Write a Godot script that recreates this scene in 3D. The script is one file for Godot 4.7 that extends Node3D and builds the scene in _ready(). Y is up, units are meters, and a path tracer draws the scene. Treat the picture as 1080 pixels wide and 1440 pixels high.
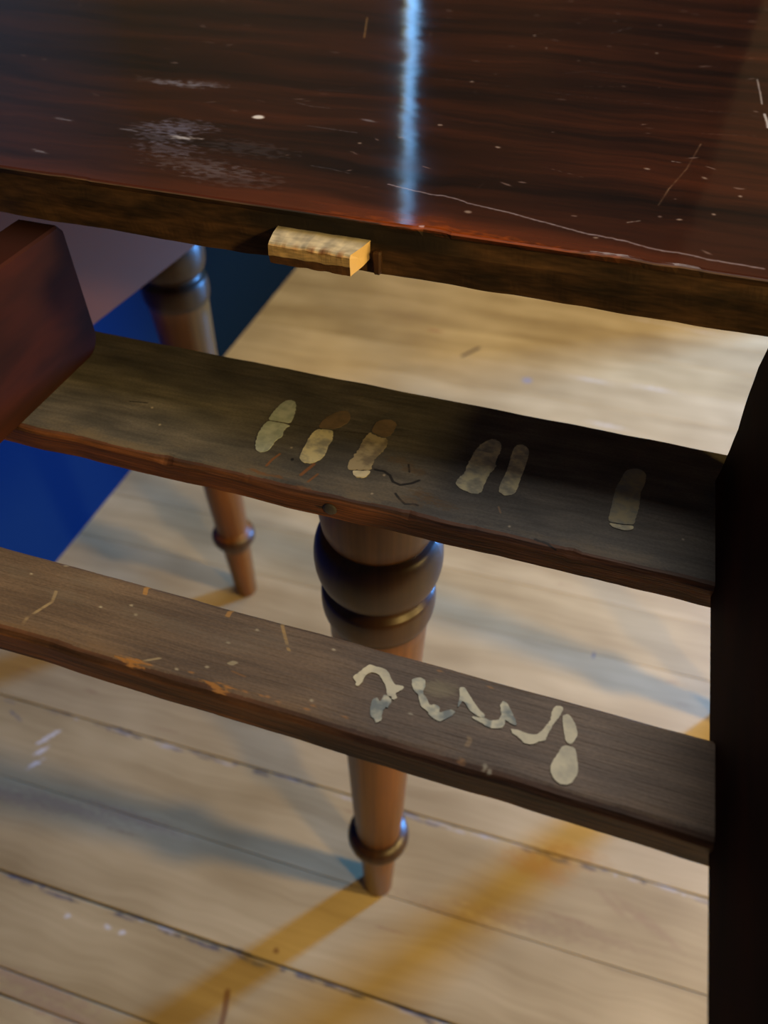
extends Node3D
# Close view down into the gap of an old extension table: far table half with its polished top, the pulled-out frame with two painted cross rails, turned legs, pale board floor.
# Lengths are written in camera heights (U) and turned into metres by K.

const K := 0.88
const TOP := 0.853
const RAIL := 0.75
const YAW := -0.027

var used := {}
var rng := RandomNumberGenerator.new()
var noise_a := FastNoiseLite.new()
var noise_b := FastNoiseLite.new()
var noise_c := FastNoiseLite.new()


func V(x: float, y: float, z: float) -> Vector3:
	return Vector3(x, y, z) * K


# ---------------------------------------------------------------- mesh building
class Shape:
	var v := PackedVector3Array()
	var uv := PackedVector2Array()
	var idx := PackedInt32Array()

	func point(p: Vector3, t := Vector2.ZERO) -> int:
		v.append(p)
		uv.append(t)
		return v.size() - 1

	func tri(a: int, b: int, c: int) -> void:
		idx.append(a)
		idx.append(b)
		idx.append(c)

	func quad(a: int, b: int, c: int, d: int) -> void:
		tri(a, b, c)
		tri(a, c, d)

	# rows of points, each row already closed (first point repeated last where it wraps)
	func grid(rows: Array, uvs: Array) -> int:
		var start := v.size()
		var n: int = rows[0].size()
		for i in rows.size():
			for j in n:
				point(rows[i][j], uvs[i][j])
		for i in rows.size() - 1:
			for j in n - 1:
				var a := start + i * n + j
				quad(a, a + 1, a + n + 1, a + n)
		return start

	func fan(ring: Array, t: Vector2, flip: bool) -> void:
		var mid := Vector3.ZERO
		for p in ring:
			mid += p
		var c := point(mid / ring.size(), t)
		var first := v.size()
		for p in ring:
			point(p, t)
		for j in ring.size():
			var a := first + j
			var b := first + (j + 1) % ring.size()
			if flip:
				tri(c, b, a)
			else:
				tri(c, a, b)

	func mesh(smooth := false) -> ArrayMesh:
		var vol := 0.0
		for i in range(0, idx.size(), 3):
			vol += v[idx[i]].dot(v[idx[i + 1]].cross(v[idx[i + 2]]))
		var st := SurfaceTool.new()
		st.begin(Mesh.PRIMITIVE_TRIANGLES)
		st.set_smooth_group(0 if smooth else -1)
		for i in range(0, idx.size(), 3):
			var order: Array = [idx[i], idx[i + 1], idx[i + 2]] if vol < 0.0 else [idx[i], idx[i + 2], idx[i + 1]]
			for k in order:
				st.set_uv(uv[k])
				st.add_vertex(v[k])
		st.index()
		st.generate_normals()
		return st.commit()


func numbered(called: String) -> String:
	var n: int = used.get(called, 0)
	used[called] = n + 1
	return called if n == 0 else "%s_%03d" % [called, n]


func thing(called: String, label: String, category: String, at := Vector3.ZERO, group := "") -> Node3D:
	var o := Node3D.new()
	o.name = numbered(called)
	o.position = at
	o.set_meta("label", label)
	o.set_meta("category", category)
	if group:
		o.set_meta("group", group)
	add_child(o, true)
	return o


func part(called: String, mesh: Mesh, mat: Material, parent: Node3D, at := Vector3.ZERO) -> MeshInstance3D:
	var o := MeshInstance3D.new()
	o.name = called
	o.mesh = mesh
	o.material_override = mat
	parent.add_child(o, true)
	o.position = at
	return o


func structure(called: String, mesh: Mesh, mat: Material, label: String, category: String) -> MeshInstance3D:
	var o := part(called, mesh, mat, self)
	o.set_meta("kind", "structure")
	o.set_meta("label", label)
	o.set_meta("category", category)
	return o


# a box with chamfered edges, from corner a to corner b in metres
func chamfer_box(s: Shape, a: Vector3, b: Vector3, c: float) -> void:
	var rows := []
	var uvs := []
	for q in [[0.0, c], [c, 0.0], [1.0, 0.0], [2.0, c]]:
		var x: float = a.x + q[0] if q[0] < 1.0 else (b.x - c if q[0] == 1.0 else b.x)
		var i: float = q[1]
		var y0 := a.y + i
		var y1 := b.y - i
		var z0 := a.z + i
		var z1 := b.z - i
		var ring := [Vector3(x, y0, z0 + c), Vector3(x, y0 + c, z0), Vector3(x, y1 - c, z0), Vector3(x, y1, z0 + c), Vector3(x, y1, z1 - c), Vector3(x, y1 - c, z1), Vector3(x, y0 + c, z1), Vector3(x, y0, z1 - c)]
		ring.append(ring[0])
		rows.append(ring)
		var t := []
		for p in ring:
			t.append(Vector2(p.x, p.z + p.y) * 2.0)
		uvs.append(t)
	s.grid(rows, uvs)
	s.fan(rows[0].slice(0, 8), Vector2.ZERO, false)
	s.fan(rows[3].slice(0, 8), Vector2.ZERO, true)


func box_mesh(a: Vector3, b: Vector3, c := 0.002) -> ArrayMesh:
	var s := Shape.new()
	chamfer_box(s, a, b, c)
	return s.mesh()


func lathe(prof: Array, seg := 48, datum := 0.6) -> ArrayMesh:
	var s := Shape.new()
	var rows := []
	var uvs := []
	for p in prof:
		var row := []
		var t := []
		for j in seg + 1:
			var a := TAU * j / seg
			row.append(Vector3(cos(a) * p.x, p.y, sin(a) * p.x) * K)
			t.append(Vector2(float(j) / seg, 0.72 + (p.y - datum) * 1.1))
		rows.append(row)
		uvs.append(t)
	s.grid(rows, uvs)
	return s.mesh(true)


# ---------------------------------------------------------------- textures
func paint(w: int, h: int, shade: Callable) -> Image:
	var d := PackedByteArray()
	d.resize(w * h * 3)
	var at := 0
	for y in h:
		for x in w:
			var c: Vector3 = shade.call(x, y)
			d[at] = int(clampf(c.x, 0.0, 1.0) * 255.0)
			d[at + 1] = int(clampf(c.y, 0.0, 1.0) * 255.0)
			d[at + 2] = int(clampf(c.z, 0.0, 1.0) * 255.0)
			at += 3
	return Image.create_from_data(w, h, false, Image.FORMAT_RGB8, d)


func dab(im: Image, at: Vector2, r: Vector2, turn: float, c: Color, strength: float, rag := 0.5) -> void:
	var m := int(maxf(r.x, r.y)) + 2
	var cs := cos(turn)
	var sn := sin(turn)
	for y in range(maxi(0, int(at.y) - m), mini(im.get_height(), int(at.y) + m + 1)):
		for x in range(maxi(0, int(at.x) - m), mini(im.get_width(), int(at.x) + m + 1)):
			var dx := x - at.x
			var dy := y - at.y
			var e := Vector2((dx * cs + dy * sn) / r.x, (dy * cs - dx * sn) / r.y).length()
			if e < 1.0:
				var k := strength * smoothstep(1.0, 0.2, e + rag * noise_c.get_noise_2d(x * 3.0, y * 9.0))
				if k > 0.0:
					im.set_pixel(x, y, im.get_pixel(x, y).lerp(c, minf(k, 1.0)))


func scratch(im: Image, pts: Array, width: float, c: Color, strength: float, broken := 0.4) -> void:
	for i in pts.size() - 1:
		var a: Vector2 = pts[i]
		var b: Vector2 = pts[i + 1]
		var n := int(a.distance_to(b)) + 1
		for k in n:
			var p := a.lerp(b, float(k) / n)
			p.y += noise_b.get_noise_2d(p.x * 2.0, p.y) * 0.6
			var s := strength * clampf(1.0 - broken + broken * 2.0 * noise_c.get_noise_2d(p.x * 6.0, 71.0), 0.0, 1.0)
			var m := int(ceil(width))
			for dy in range(-m, m + 1):
				for dx in range(-m, m + 1):
					var q := Vector2i(int(p.x) + dx, int(p.y) + dy)
					if q.x >= 0 and q.y >= 0 and q.x < im.get_width() and q.y < im.get_height():
						var f := s * clampf(width + 0.5 - Vector2(q).distance_to(p), 0.0, 1.0) * 0.6
						if f > 0.0:
							im.set_pixel(q.x, q.y, im.get_pixel(q.x, q.y).lerp(c, f))


func textured(im: Image, rough: float, bump: Image = null, bump_cm := 0.0) -> StandardMaterial3D:
	var m := StandardMaterial3D.new()
	m.albedo_texture = ImageTexture.create_from_image(im)
	m.roughness = rough
	if bump:
		m.heightmap_enabled = true
		m.heightmap_texture = ImageTexture.create_from_image(bump)
		m.heightmap_scale = bump_cm
	return m


func plain(c: Color, rough: float) -> StandardMaterial3D:
	var m := StandardMaterial3D.new()
	m.albedo_color = c
	m.roughness = rough
	return m


func vec(c: Color) -> Vector3:
	return Vector3(c.r, c.g, c.b)


# ---------------------------------------------------------------- planks
# A plank along x between x0 and x1 (U), z0 far edge, z1 near edge, y0 bottom, y1 top, with worn, wavering edges. UV: v 0.05..0.70 over the top, 0.73..0.98 over the near face.
func plank(x0: float, x1: float, z0: float, z1: float, y0: float, y1: float, worn: float, seedling: int) -> ArrayMesh:
	var s := Shape.new()
	var rows := []
	var uvs := []
	var n := 220
	var r := 0.0022
	for i in n + 1:
		var t := float(i) / n
		var x := lerpf(x0, x1, t)
		var e0 := noise_b.get_noise_2d(i * 1.3, seedling) * worn * 0.5
		var e1 := noise_b.get_noise_2d(i * 0.9, seedling + 40) * worn * 0.8
		var e2 := noise_b.get_noise_2d(i * 3.7, seedling + 80) * worn * 0.8
		var chip := maxf(0.0, noise_a.get_noise_2d(i * 6.0, seedling + 120) - 0.36) * worn * 2.5
		var zt := z1 + e1
		var row := [
			V(x, y0, z0 + e0), V(x, y1 - r, z0 + e0), V(x, y1, z0 + r + e0),
			V(x, y1, zt - 2.2 * r - chip), V(x, y1 - 0.25 * r - chip * 0.3, zt - 0.9 * r - chip), V(x, y1 - r - chip, zt),
			V(x, y0 + 1.2 * r, zt + e2 * 0.2), V(x, y0 + e2 * 0.15, zt - 1.2 * r), V(x, y0, z0 + e0)]
		rows.append(row)
		var u := []
		for q in [0.0, 0.03, 0.05, 0.68, 0.70, 0.73, 0.96, 0.99, 0.75]:
			u.append(Vector2(t, q))
		uvs.append(u)
	s.grid(rows, uvs)
	s.fan(rows[0].slice(0, 8), Vector2(0.01, 0.9), false)
	s.fan(rows[n].slice(0, 8), Vector2(0.99, 0.9), true)
	return s.mesh()


# dried paint: an outline on the rail's top, raggedly subdivided and slightly raised
func paint_mark(outline: Array, height: float, rag: float, mat: Material, parent: Node3D, label := "") -> void:
	var soft: Array = outline
	for round in 2:
		var cut := []
		for i in soft.size():
			var a: Vector2 = soft[i]
			var b: Vector2 = soft[(i + 1) % soft.size()]
			cut.append(a.lerp(b, 0.2))
			cut.append(a.lerp(b, 0.8))
		soft = cut
	var pts := PackedVector2Array()
	for i in soft.size():
		var a: Vector2 = soft[i]
		var b: Vector2 = soft[(i + 1) % soft.size()]
		var steps := maxi(1, int(a.distance_to(b) / 0.0006))
		for k in steps:
			var q := a.lerp(b, float(k) / steps)
			q += Vector2(noise_b.get_noise_2d(q.x * 18000.0, q.y * 18000.0), noise_b.get_noise_2d(q.y * 18000.0, q.x * 18000.0 + 500.0)) * rag
			pts.append(q)
	var big := PackedVector2Array()
	for q in pts:
		big.append((q - pts[0]) * 4000.0)   # tiny outlines would be lost in the triangulation's tolerance
	var tris := Geometry2D.triangulate_polygon(big)
	if tris.is_empty():
		pts = PackedVector2Array(soft)
		big.clear()
		for q in pts:
			big.append((q - pts[0]) * 4000.0)
		tris = Geometry2D.triangulate_polygon(big)
	var s := Shape.new()
	var n := pts.size()
	var mid := Vector2.ZERO
	for p in pts:
		mid += p / n
	for lift in [-0.0006, height]:
		for p in pts:
			s.point(V(p.x, RAIL + lift, p.y), p * 14.0)
	var way := 0.0
	for i in range(0, tris.size(), 3):
		way += _turn(pts, tris, i)
	for i in range(0, tris.size(), 3):
		if _turn(pts, tris, i) * way <= 0.0:
			continue
		s.tri(n + tris[i], n + tris[i + 1], n + tris[i + 2])
		s.tri(tris[i], tris[i + 2], tris[i + 1])
	for i in n:
		var j := (i + 1) % n
		s.quad(i, j, n + j, n + i)
	# the ring above may run either way round: let the volume decide
	var area := 0.0
	for i in n:
		area += pts[i].cross(pts[(i + 1) % n])
	if (area > 0.0) != (way > 0.0):
		for i in range(s.idx.size() - n * 6, s.idx.size(), 3):
			var keep := s.idx[i + 1]
			s.idx[i + 1] = s.idx[i + 2]
			s.idx[i + 2] = keep
	var o := part("paint_mark", s.mesh(), mat, parent)
	if label:
		o.set_meta("label", label)


func _turn(pts: PackedVector2Array, tris: PackedInt32Array, i: int) -> float:
	return (pts[tris[i + 1]] - pts[tris[i]]).cross(pts[tris[i + 2]] - pts[tris[i]])


func arc(list: Array, r: float, y: float, dr: float, dy: float, steps := 9) -> void:
	for i in steps:
		var a := lerpf(-PI / 2, PI / 2, float(i) / (steps - 1))
		list.append(Vector2(r + dr * cos(a), y + dy * sin(a)))


# turned leg: foot on the floor, small ring at height ring, collar at height collar, round bulb above it, plain neck up to top
func leg_mesh(ring: float, collar: float, top: float) -> ArrayMesh:
	var p := [Vector2(0.0001, 0.0), Vector2(0.0160, 0.0), Vector2(0.0176, 0.003), Vector2(0.0212, ring - 0.045), Vector2(0.0224, ring - 0.019), Vector2(0.0236, ring - 0.0165)]
	arc(p, 0.0245, ring, 0.0092, 0.0135)
	p.append_array([Vector2(0.0240, ring + 0.0165), Vector2(0.0244, ring + 0.022), Vector2(0.0262, ring + 0.075), Vector2(0.0287, 0.37), Vector2(0.0318, 0.48), Vector2(0.0344, collar - 0.032), Vector2(0.0352, collar - 0.0165), Vector2(0.0368, collar - 0.0145)])
	arc(p, 0.0368, collar, 0.0020, 0.0125)
	p.append_array([Vector2(0.0345, collar + 0.0145), Vector2(0.0326, collar + 0.0175)])
	var b := collar + 0.042
	arc(p, 0.0328, b, 0.0086, 0.0225, 13)
	p.append_array([Vector2(0.0318, b + 0.0235), Vector2(0.0332, b + 0.0245), Vector2(0.0350, b + 0.029), Vector2(0.0364, b + 0.042), Vector2(0.0367, top - 0.002), Vector2(0.0360, top), Vector2(0.0001, top)])
	return lathe(p, 56, collar)


func _ready() -> void:
	rng.seed = 11
	noise_a.seed = 3
	noise_a.frequency = 0.01
	noise_a.fractal_octaves = 4
	noise_b.seed = 5
	noise_b.frequency = 0.03
	noise_b.fractal_octaves = 3
	noise_c.seed = 9
	noise_c.frequency = 0.02
	noise_c.fractal_octaves = 3

	# ---------------- camera, light, exposure
	var cam := Camera3D.new()
	cam.name = "camera"
	cam.transform = Transform3D(Basis(Vector3(0.953583, 0.006126, -0.301067), Vector3(-0.221305, 0.692273, -0.686864), Vector3(0.204213, 0.721610, 0.661495)), V(0, 1, 0))
	cam.fov = 70.0816
	cam.near = 0.02
	var at := CameraAttributesPhysical.new()
	at.frustum_focal_length = 17.1118
	at.frustum_near = 0.02
	at.frustum_focus_distance = 0.30
	at.exposure_aperture = 5.6
	cam.attributes = at
	add_child(cam)
	cam.current = true

	var env := Environment.new()
	env.background_mode = Environment.BG_COLOR
	env.background_color = Color(0.0, 0.0, 0.0)
	env.tonemap_mode = Environment.TONE_MAPPER_LINEAR
	env.tonemap_exposure = 1.0
	env.sdfgi_enabled = true
	env.ssao_enabled = true
	env.ssil_enabled = true
	var we := WorldEnvironment.new()
	we.name = "world"
	we.environment = env
	add_child(we)

	# tall narrow window of blue dusk light at the back of the room
	var blue := AreaLight3D.new()
	blue.name = "window_light"
	blue.area_size = Vector2(0.34, 1.4)
	blue.area_normalize_energy = true
	blue.light_color = Color(0.37, 0.65, 1.0)
	blue.light_energy = 38.0
	blue.area_range = 12.0
	blue.shadow_enabled = true
	blue.position = Vector3(2.02, 0.82, -2.70)
	add_child(blue)
	blue.rotation.y = PI   # faces into the room
	# slit of the door at the back, left
	var slit := AreaLight3D.new()
	slit.name = "slit_light"
	slit.area_size = Vector2(0.025, 1.7)
	slit.area_normalize_energy = true
	slit.light_color = Color(0.52, 0.76, 1.0)
	slit.light_energy = 0.03
	slit.area_range = 12.0
	slit.shadow_enabled = true
	slit.position = Vector3(-0.667, 1.35, -2.385)
	add_child(slit)
	slit.rotation.y = PI
	# ceiling panel
	var over := AreaLight3D.new()
	over.name = "ceiling_light"
	over.area_size = Vector2(1.4, 1.5)
	over.area_normalize_energy = true
	over.light_color = Color(1.0, 0.955, 0.91)
	over.light_energy = 3.8
	over.area_range = 12.0
	over.shadow_enabled = true
	over.position = Vector3(0.45, 2.62, -1.58)
	add_child(over)
	over.rotation.x = -PI / 2

	build_room()
	build_floor()
	build_lamps()
	var wood := leg_wood()
	var dark := board_wood(Color(0.22, 0.10, 0.065), Color(0.13, 0.065, 0.05))
	build_table(wood, dark)
	build_frame(wood, dark)


# ---------------------------------------------------------------- room
func build_room() -> void:
	var navy_im := paint(256, 256, func(x, y):
		var n := noise_a.get_noise_2d(x * 2.0, y * 2.0) * 0.03 + noise_b.get_noise_2d(x * 9.0, y * 9.0) * 0.02
		return Vector3(0.035 + n * 0.3, 0.148 + n * 0.8, 0.30 + n))
	var navy := textured(navy_im, 0.9)
	navy.metallic_specular = 0.2
	var dim := plain(Color(0.11, 0.105, 0.10), 0.9)
	var white := plain(Color(0.16, 0.15, 0.14), 0.95)
	var left := -0.80 * K
	var wl := structure("wall_left", box_mesh(Vector3(left - 0.15, -0.1, -2.9), Vector3(left, 2.7, 2.5)), navy, "navy blue painted wall meeting the pale floor behind the table legs", "wall")
	part("upper_panel", box_mesh(Vector3(left - 0.01, 0.64, -2.395), Vector3(left + 0.006, 2.69, 2.49)), plain(Color(0.15, 0.145, 0.14), 0.9), wl).set_meta("label", "charcoal grey upper part of the wall")
	structure("wall_right", box_mesh(Vector3(2.95, -0.1, -2.9), Vector3(3.1, 2.7, 2.5)), dim, "plain dim wall on the right side of the room", "wall")
	structure("wall_front", box_mesh(Vector3(left, -0.1, 2.5), Vector3(2.95, 2.7, 2.65)), dim, "plain dim wall behind the photographer", "wall")
	structure("ceiling", box_mesh(Vector3(left - 0.15, 2.7, -2.9), Vector3(3.1, 2.85, 2.65)), white, "plain dim ceiling", "ceiling")
	# back wall with a deep window reveal and a narrow door slit
	var s := Shape.new()
	var z0 := -2.75
	var z1 := -2.40
	chamfer_box(s, Vector3(-0.645, -0.1, z0), Vector3(1.45, 2.7, z1), 0.002)
	chamfer_box(s, Vector3(2.32, -0.1, z0), Vector3(2.95, 2.7, z1), 0.002)
	chamfer_box(s, Vector3(1.45, -0.1, z0), Vector3(2.32, 0.08, z1), 0.002)
	chamfer_box(s, Vector3(1.45, 1.56, z0), Vector3(2.32, 2.7, z1), 0.002)
	chamfer_box(s, Vector3(left, 2.25, z0), Vector3(-0.645, 2.7, z1), 0.002)
	chamfer_box(s, Vector3(left, -0.1, z0), Vector3(-0.645, 0.42, z1), 0.002)
	chamfer_box(s, Vector3(left, -0.1, z0 - 0.12), Vector3(2.95, 2.7, z0), 0.002)
	structure("wall_back", s.mesh(), dim, "dim back wall with a deep window recess", "wall")
	var glow := plain(Color(0.3, 0.4, 0.6), 0.4)
	glow.emission_enabled = true
	glow.emission = Color(0.37, 0.65, 1.0)
	glow.emission_energy_multiplier = 1.2
	var win := Node3D.new()
	win.name = "window_1"
	add_child(win)
	win.set_meta("kind", "structure")
	win.set_meta("label", "tall narrow window of blue dusk light with a closed shutter")
	win.set_meta("category", "window")
	part("pane", box_mesh(Vector3(1.84, 0.10, -2.74), Vector3(2.20, 1.54, -2.73)), glow, win)
	part("shutter", box_mesh(Vector3(1.46, 0.10, -2.74), Vector3(1.84, 1.54, -2.71)), dim, win)
	part("shutter", box_mesh(Vector3(2.20, 0.10, -2.74), Vector3(2.31, 1.54, -2.71)), dim, win)
	var slot := Node3D.new()
	slot.name = "window_2"
	add_child(slot)
	slot.set_meta("kind", "structure")
	slot.set_meta("label", "slim upright blue slit window in the corner of the back wall")
	slot.set_meta("category", "window")
	var streak := plain(Color(0.3, 0.4, 0.6), 0.4)
	streak.emission_enabled = true
	streak.emission = Color(0.50, 0.76, 1.0)
	streak.emission_energy_multiplier = 1.6
	part("pane", box_mesh(Vector3(-0.680, 0.45, -2.43), Vector3(-0.655, 2.22, -2.40)), streak, slot)
	var edge := plain(Color(0.5, 0.5, 0.4), 0.4)
	edge.emission_enabled = true
	edge.emission = Color(0.95, 0.92, 0.62)
	edge.emission_energy_multiplier = 0.55
	part("frame_edge", box_mesh(Vector3(-0.694, 0.45, -2.43), Vector3(-0.680, 2.22, -2.40)), edge, slot)
	var panel := plain(Color(0.2, 0.2, 0.2), 0.6)
	panel.emission_enabled = true
	panel.emission = Color(1.0, 0.86, 0.72)
	panel.emission_energy_multiplier = 0.1
	var cl := part("ceiling_panel", box_mesh(Vector3(-0.25, 2.64, -2.34), Vector3(1.15, 2.70, -0.82)), panel, self)
	cl.set_meta("label", "wide flat ceiling light panel above the table")
	cl.set_meta("category", "light")


# ---------------------------------------------------------------- floor
const FX0 := -0.74
const FZ0 := -1.62
const FW := 1.36
const FH := 1.70

func fpix(p: Vector2) -> Vector2:   # floor point (U) to texture pixel, in the boards' own turned axes
	var q := (p * K).rotated(-YAW * -1.0)
	return Vector2((q.x - FX0) / FW * 1536.0, (q.y - FZ0) / FH * 2048.0)


func build_floor() -> void:
	var seams: Array[float] = [0.62, 0.40, 0.29, 0.18, 0.07, -0.055, -0.0785, -0.1715]
	var z := -0.1715
	while z > -2.75:
		z -= 0.1088
		seams.append(z)
	# texture
	var edges := PackedFloat32Array()
	for q in seams:
		edges.append(q * K)
	var row_board := PackedInt32Array()
	for y in 2048:
		var zz := FZ0 + (y + 0.5) / 2048.0 * FH
		var b := 0
		while b < edges.size() - 1 and edges[b + 1] > zz:
			b += 1
		row_board.append(b)
	var tones := []
	for b in 60:
		tones.append(Vector3(rng.randf_range(-0.03, 0.03), rng.randf_range(-0.5, 0.5), rng.randf_range(0, 900)))
	var im := paint(1536, 2048, func(x, y):
		var t: Vector3 = tones[row_board[y]]
		var wav := noise_a.get_noise_2d(x * 0.35, y * 0.5 + t.z) * 16.0
		var broad := noise_a.get_noise_2d(x * 0.16 + t.z, (y + wav) * 1.1)
		var fine := noise_b.get_noise_2d(x * 0.12 + t.z * 3.0, (y + wav) * 3.6)
		var cloud := noise_c.get_noise_2d(x * 0.22, y * 0.22 + 300.0)
		var g := 0.085 * broad + 0.030 * fine + 0.06 * cloud + t.x
		return Vector3(0.712 + g, 0.632 + g * 1.02 - 0.012 * t.y * 0.3, 0.472 + g * 0.95 - 0.02 * t.y))
	# worn marks, chips and stains that stay on the boards
	var grey := Color(0.50, 0.50, 0.50)
	for p in [Vector2(-0.4399, -0.1608), Vector2(-0.3861, -0.1625), Vector2(-0.3651, -0.1608)]:
		dab(im, fpix(p), Vector2(7, 4), 0.0, Color(0.85, 0.84, 0.84), 0.9)
	for p in [Vector2(-0.5980, -0.3585), Vector2(-0.5903, -0.3706), Vector2(-0.5917, -0.3439), Vector2(-0.5898, -0.3236)]:
		dab(im, fpix(p), Vector2(16, 5), -0.9, Color(0.90, 0.91, 0.95), 0.8)
	for p in [Vector2(-0.6668, -0.3859), Vector2(-0.6544, -0.3809)]:
		dab(im, fpix(p), Vector2(10, 3), 0.4, Color(0.45, 0.44, 0.46), 0.7)
	scratch(im, _fp([Vector2(-0.1819, -1.4788), Vector2(-0.1477, -1.5244)]), 4.0, Color(0.36, 0.30, 0.27), 0.9, 0.1)
	for p in [Vector2(-0.2669, -1.5704)]:
		dab(im, fpix(p), Vector2(26, 9), 0.0, Color(0.62, 0.42, 0.30), 0.6)
	for p in [Vector2(-0.0204, -1.4219)]:
		dab(im, fpix(p), Vector2(16, 16), 0.0, Color(0.55, 0.58, 0.75), 0.75)
	for p in [Vector2(0.1699, -0.7086)]:
		dab(im, fpix(p), Vector2(3, 9), 0.1, Color(0.40, 0.40, 0.48), 0.9)
	for p in [Vector2(-0.1770, -0.1895)]:
		dab(im, fpix(p), Vector2(5, 5), 0.0, Color(0.48, 0.36, 0.28), 0.8)
	scratch(im, _fp([Vector2(-0.2169, -0.1366), Vector2(-0.2124, -0.1159), Vector2(-0.2111, -0.1020)]), 3.5, Color(0.52, 0.40, 0.28), 0.8, 0.2)
	for p in [Vector2(0.1115, -0.3687), Vector2(0.1374, -0.3797), Vector2(0.1631, -0.3942), Vector2(0.1221, -0.3586)]:
		dab(im, fpix(p), Vector2(60, 16), 0.05, Color(0.70, 0.56, 0.38), 0.55)
	for p in [Vector2(0.0792, -0.2935), Vector2(0.1399, -0.2964), Vector2(0.1903, -0.3044), Vector2(0.0188, -0.2827)]:
		dab(im, fpix(p), Vector2(90, 10), 0.05, Color(0.61, 0.51, 0.38), 0.45)
	for p in [Vector2(0.2340, -0.3426), Vector2(0.2557, -0.3332), Vector2(0.2124, -0.3441), Vector2(0.2727, -0.3266)]:
		dab(im, fpix(p), Vector2(40, 7), 0.6, Color(0.62, 0.51, 0.38), 0.4)
	for p in [Vector2(-0.5169, -0.2811), Vector2(-0.6045, -0.2745), Vector2(-0.4223, -0.2904), Vector2(-0.4474, -0.0864), Vector2(-0.3864, -0.0681)]:
		dab(im, fpix(p), Vector2(110, 12), 0.03, Color(0.60, 0.47, 0.40), 0.35)
	for p in [Vector2(0.3074, -1.7511), Vector2(0.2389, -1.7560), Vector2(0.3744, -1.7397), Vector2(0.1649, -1.3027), Vector2(0.2629, -1.4638), Vector2(0.1228, -1.4599)]:
		dab(im, fpix(p), Vector2(60, 9), 0.03, Color(0.86, 0.83, 0.80), 0.5)
	for k in 60:
		var q := Vector2(rng.randf_range(0, 1536), rng.randf_range(900, 2000))
		dab(im, q, Vector2(rng.randf_range(10, 46), rng.randf_range(1.5, 4)), rng.randf_range(-0.06, 0.06), Color(0.58, 0.45, 0.34), rng.randf_range(0.2, 0.5))
	# dirt and old grey filler along two of the joints
	for q in [-0.1715, -0.3891]:
		var yy: float = (q * K - FZ0) / FH * 2048.0
		for k in 90:
			var xx := rng.randf_range(100, 1500)
			dab(im, Vector2(xx, yy + rng.randf_range(-1, 7)), Vector2(rng.randf_range(5, 26), rng.randf_range(1.5, 3.8)), 0.0, [Color(0.33, 0.31, 0.31), Color(0.42, 0.40, 0.42), Color(0.74, 0.72, 0.72)][k % 3], 0.7)
	var mat := textured(im, 0.42)
	var under := plain(Color(0.16, 0.13, 0.11), 0.9)
	var fl := Node3D.new()
	fl.name = "floor"
	fl.set_meta("kind", "structure")
	fl.set_meta("label", "floor of wide pale bleached wooden boards with dark joints")
	fl.set_meta("category", "floor")
	add_child(fl)
	part("subfloor", box_mesh(Vector3(-0.75, -0.1, -2.85), Vector3(3.0, -0.021, 2.55)), under, fl)
	var turned := Basis(Vector3.UP, -YAW)
	for b in seams.size() - 1:
		var near := seams[b] * K
		var far := seams[b + 1] * K
		var gap_near: float = _gap(seams[b])
		var gap_far: float = _gap(seams[b + 1])
		var z1 := near - gap_near * 0.5
		var z0 := far + gap_far * 0.5
		var c := 0.0008 if gap_near > 0.001 else 0.0003
		var s := Shape.new()
		var rows := []
		var uvs := []
		for i in 41:
			var x := lerpf(-0.72, 3.0, pow(i / 40.0, 1.8))
			var wob := noise_b.get_noise_2d(i * 9.0, b * 50.0) * 0.0007
			var drop := rng.randf_range(-0.0001, 0.0001)
			var ring := [Vector3(x, -0.02, z0), Vector3(x, -c, z0 + wob), Vector3(x, drop, z0 + c + wob), Vector3(x, drop, z1 - c + wob), Vector3(x, -c, z1 + wob), Vector3(x, -0.02, z1), Vector3(x, -0.02, z0)]
			var u := []
			for p in ring:
				u.append(Vector2((p.x - FX0) / FW, (p.z - FZ0) / FH))
			var world := []
			for p in ring:
				world.append(turned * p)
			rows.append(world)
			uvs.append(u)
		s.grid(rows, uvs)
		s.fan(rows[0].slice(0, 6), Vector2(0.5, 0.5), false)
		s.fan(rows[40].slice(0, 6), Vector2(0.5, 0.5), true)
		part("floor_board", s.mesh(), mat, fl)


func _gap(q: float) -> float:
	if is_equal_approx(q, -0.1715):
		return 0.0022
	if absf(q + 0.3891) < 0.003:
		return 0.0018
	if q > -0.08:
		return 0.0012
	return 0.0003


func _fp(list: Array) -> Array:
	var out := []
	for p in list:
		out.append(fpix(p))
	return out


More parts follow.
